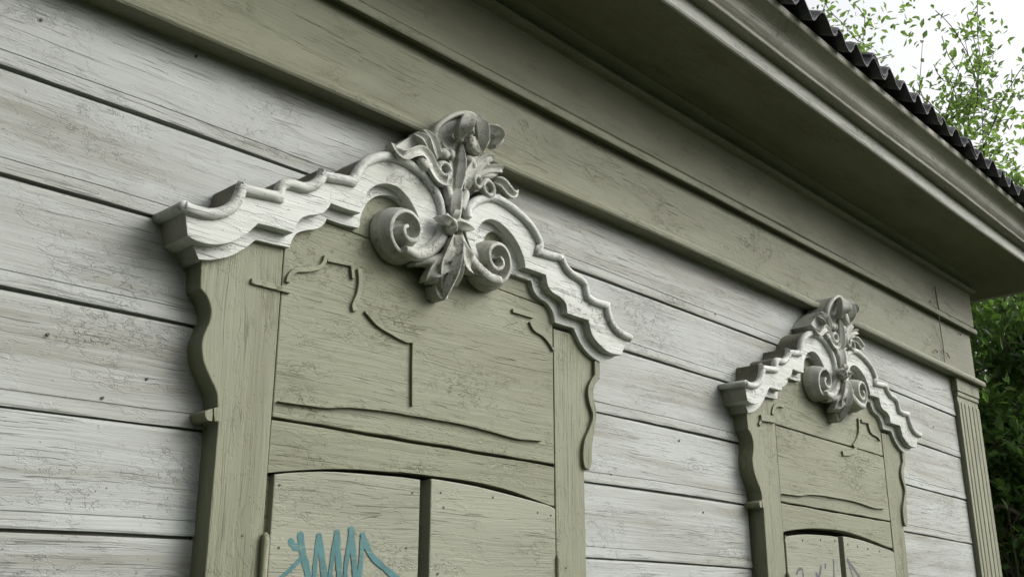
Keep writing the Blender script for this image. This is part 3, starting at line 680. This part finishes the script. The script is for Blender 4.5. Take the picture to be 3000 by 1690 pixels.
t1 = lambda x: seamz(qa, qb, x)
t2 = lambda x: seamz(ra, rb, x)
a2 = smooth([loc2('c8', x, y) for x, y in [(672,1082),(760,1052),(900,1033),(1050,1030),(1250,1050),(1400,1095),(1530,1145),(1650,1195)]], 4)
a2 = [(hx0, a2[0][1])]+[p for p in a2 if hx0 < p[0] < hx1]+[(hx1, a2[-1][1])]
for me in (prism('hb', list(reversed(a2))+wob(lambda x: t1(x)-.003), .02, FO-.002), prism('hb', list(reversed(wob(lambda x: t1(x)+.003, a=.0015)))+wob(lambda x: t2(x)-.0022), .02, FO-.001),
           prism('hb', list(reversed(wob(lambda x: t2(x)+.0022)))+[(hx1, Z0+.82),(hx1-.16, Z0+.88),(hx1-.22, Z0+.94),(hx0+.22, Z0+.94),(hx0+.16, Z0+.88),(hx0, Z0+.82)][::-1], .02, FO-.002)):
    link('header_board', me, M_green, win2, .0025)
def frag2(c, pts, hw, th=.007, sm=True):
    p = [W(c, x, y, FO) for x, y in pts]; p = smooth(p, 4) if sm and len(p) > 2 else p
    link('moulding_fragment', to2(ribbon('moulding_fragment', p, FO-.003, th+.002, hw)), M_green, win2, .0012)
frag2('c8', [(515,70),(640,90)], .0105, .010, False); frag2('c8', [(520,95),(508,135)], .006, sm=False)
frag2('c7', [(610,1055),(622,1000),(655,975),(705,985)], .0065)
frag2('c8', [(1372,75),(1376,180),(1362,250),(1325,315)], .0060); frag2('c8', [(1395,95),(1470,112)], .006, sm=False)
frag2('c8', [(1455,120),(1478,190),(1530,225),(1560,262)], .006); frag2('c8', [(1232,378),(1300,375),(1355,345)], .009)
for x, y in [(755,1095),(751,1133),(1061,1125),(1183,1133),(1285,1167),(1369,1183),(1458,1204),(1562,1225),(905,1128)]:
    X_, Z_ = W('c8', x, y, SO+.006)
    oo = SO if x < 1210 else SO+.006
    link('nail_head', to2(prism('nail_head', [(X_+.004*math.cos(a), Z_+.004*math.sin(a)) for a in [math.pi*k/4 for k in range(8)]], oo-.002, oo+.0012)), M_nail, win2)
strokes('scribble', 'c8', [([(840,1420),(855,1385),(885,1380),(895,1420),(900,1470)], 0.00480), ([(1010,1420),(1030,1450),(1045,1400),(1050,1365)], 0.00640),
     ([(1090,1340),(1088,1368)], 0.00480), ([(1160,1300),(1165,1470)], 0.00352)], SO, M_scrib, win2, inv)
strokes('scribble', 'c8', [([(1280,1292),(1300,1360),(1340,1480)], 0.00480), ([(1282,1300),(1330,1370),(1385,1450)], 0.00640)], SO+.006, M_scrib, win2, inv)
# ------------------------------------------------------------------ trees
def leaf_mesh(name, pos, nrm, size, var):
    n = len(pos)
    # pointed folded leaf, 6 verts, 4 tris
    base = np.array([(0,0,0),(.28,.45,.06),(.0,.42,-.05),(-.28,.45,.06),(.16,.78,.03),(-.16,.78,.03),(0,1.08,-.10)], float)
    F0 = np.array([(0,2,1),(0,3,2),(2,4,1),(2,3,5),(2,6,4),(2,5,6)])
    d = np.random.normal(size=(n,3)); d[:,2] -= .25; d /= np.linalg.norm(d, axis=1)[:,None]
    nr = nrm+np.random.normal(size=(n,3))*.55; nr -= (nr*d).sum(1)[:,None]*d; nr /= np.linalg.norm(nr, axis=1)[:,None]
    sx = np.cross(d, nr)
    V = pos[:,None,:]+size[:,None,None]*(base[None,:,0:1]*sx[:,None,:]+base[None,:,1:2]*d[:,None,:]+base[None,:,2:3]*nr[:,None,:])
    F = (F0[None]+7*np.arange(n)[:,None,None]).reshape(-1,3)
    me = bpy.data.meshes.new(name); me.from_pydata(V.reshape(-1,3), [], F.tolist()); me.update()
    a = me.attributes.new('leafvar', 'FLOAT', 'POINT'); a.data.foreach_set('value', np.repeat(var, 7))
    return me
def tree(name, label, base, crown_c, rad, nb, ntw, nleaf, lsize, mat, seed, group=None, topf=.45):
    rs = np.random.RandomState(seed); random.seed(seed); np.random.seed(seed)
    t = empty(name, base); tag(t, label, 'tree', group)
    B = Vector(base); C = Vector(crown_c); br = []
    top = C+Vector((0,0,rad[2]*topf))
    trunk = smooth([tuple(B-B), tuple((C-B)*.35+Vector((rs.uniform(-.2,.2), rs.uniform(-.2,.2), 0))), tuple((C-B)*.75), tuple(top-B)], 5)
    r0 = .03*(top-B).length
    link('trunk', tubepath('trunk', trunk, [r0*(1-.85*i/(len(trunk)-1)) for i in range(len(trunk))], 9), M_bark, t, shade=True)
    limbs = []; pos = []; nrm = []; var = []
    for i in range(nb):
        s = trunk[rs.randint(int(len(trunk)*.35), len(trunk))]
        u = rs.normal(size=3); u /= np.linalg.norm(u); u *= rs.uniform(.55, 1.0)**.5
        e = np.array(C-B)+u*np.array(rad)
        mid = (np.array(s)+e)/2+rs.normal(size=3)*.12*rad[0]; mid[2] += .1*rad[2]
        pth = smooth([tuple(s), tuple(mid), tuple(e)], 5)
        limbs.append(tubepath('l', pth, [.008*rad[0]*(1-.8*k/(len(pth)-1)) for k in range(len(pth))], 5))
        for j in range(ntw):
            q = np.array(pth[rs.randint(3, len(pth))]); d = rs.normal(size=3); d /= np.linalg.norm(d); d[2] += .25
            L = rs.uniform(.18, .42)*rad[0]
            tw = [tuple(q), tuple(q+d*L*.5+rs.normal(size=3)*.03), tuple(q+d*L)]
            if j % 3 == 0: limbs.append(tubepath('l', smooth(tw, 2), .0032*rad[0], 3))
            clus = rs.uniform(0, 1)
            for k in range(nleaf):
                f = rs.uniform(.1, 1.05); pos.append(q+d*L*f+rs.normal(size=3)*.034*rad[0]); nrm.append((d*.3+np.array((0,0,1.0))))
                var.append(min(1, max(0, .55*clus+.45*rs.uniform())))
    link('branches', join('branches', limbs), M_bark, t)
    pos = np.array(pos); n = len(pos)
    link('crown', leaf_mesh('crown', pos, np.array(nrm), lsize*rs.uniform(.6, 1.25, n), np.array(var)), mat, t)
    return t
def grd(p, dx=0, dy=0): return (p.x+dx, p.y+dy, 0)
ca = at(2565, 450, 11.5)
tree('birch_tree', 'tall light green tree rising above the roof edge', grd(ca, .5, .9), ca, (1.55, 1.55, 1.65), 75, 12, 18, .076, M_leafA, 3, topf=-.6)
cb = at(3060, 650, 12.5)
tree('birch_tree', 'light green tree at the right edge beside the roof corner', grd(cb, .4, .4), cb, (.7, .7, .85), 26, 8, 12, .082, M_leafA, 5, topf=-.7)
cc = at(3010, 1060, 8.5)
tree('lime_tree', 'dense dark green tree behind the corner pilaster', grd(cc, .3, .3), cc, (1.2, 1.2, 1.15), 80, 12, 15, .085, M_leafC, 8, topf=.1)
ce = at(2960, 1560, 9.5)
tl = tree('lime_tree', 'low dark bushy tree at the lower right behind the house', grd(ce, .2, .5), ce, (1.2, 1.2, 1.1), 110, 12, 17, .075, M_leafB, 11, topf=.1)
cf = at(2960, 1330, 13.5)
tree('lime_tree', 'shadowed tree filling the background right of the house', grd(cf, .5, .8), cf, (2.2, 2.2, 2.3), 110, 12, 15, .11, M_leafB, 13, topf=.1)
db = [at(x, y, 8.0)-Vector(tl.location) for x, y in [(2880,1495),(2905,1492),(2918,1482),(2940,1482),(2965,1492),(2988,1508)]]
link('dead_branch', tubepath('dead_branch', smooth([tuple(p) for p in db], 4), [.012]*21+[.006]*5, 6), M_bark, tl)
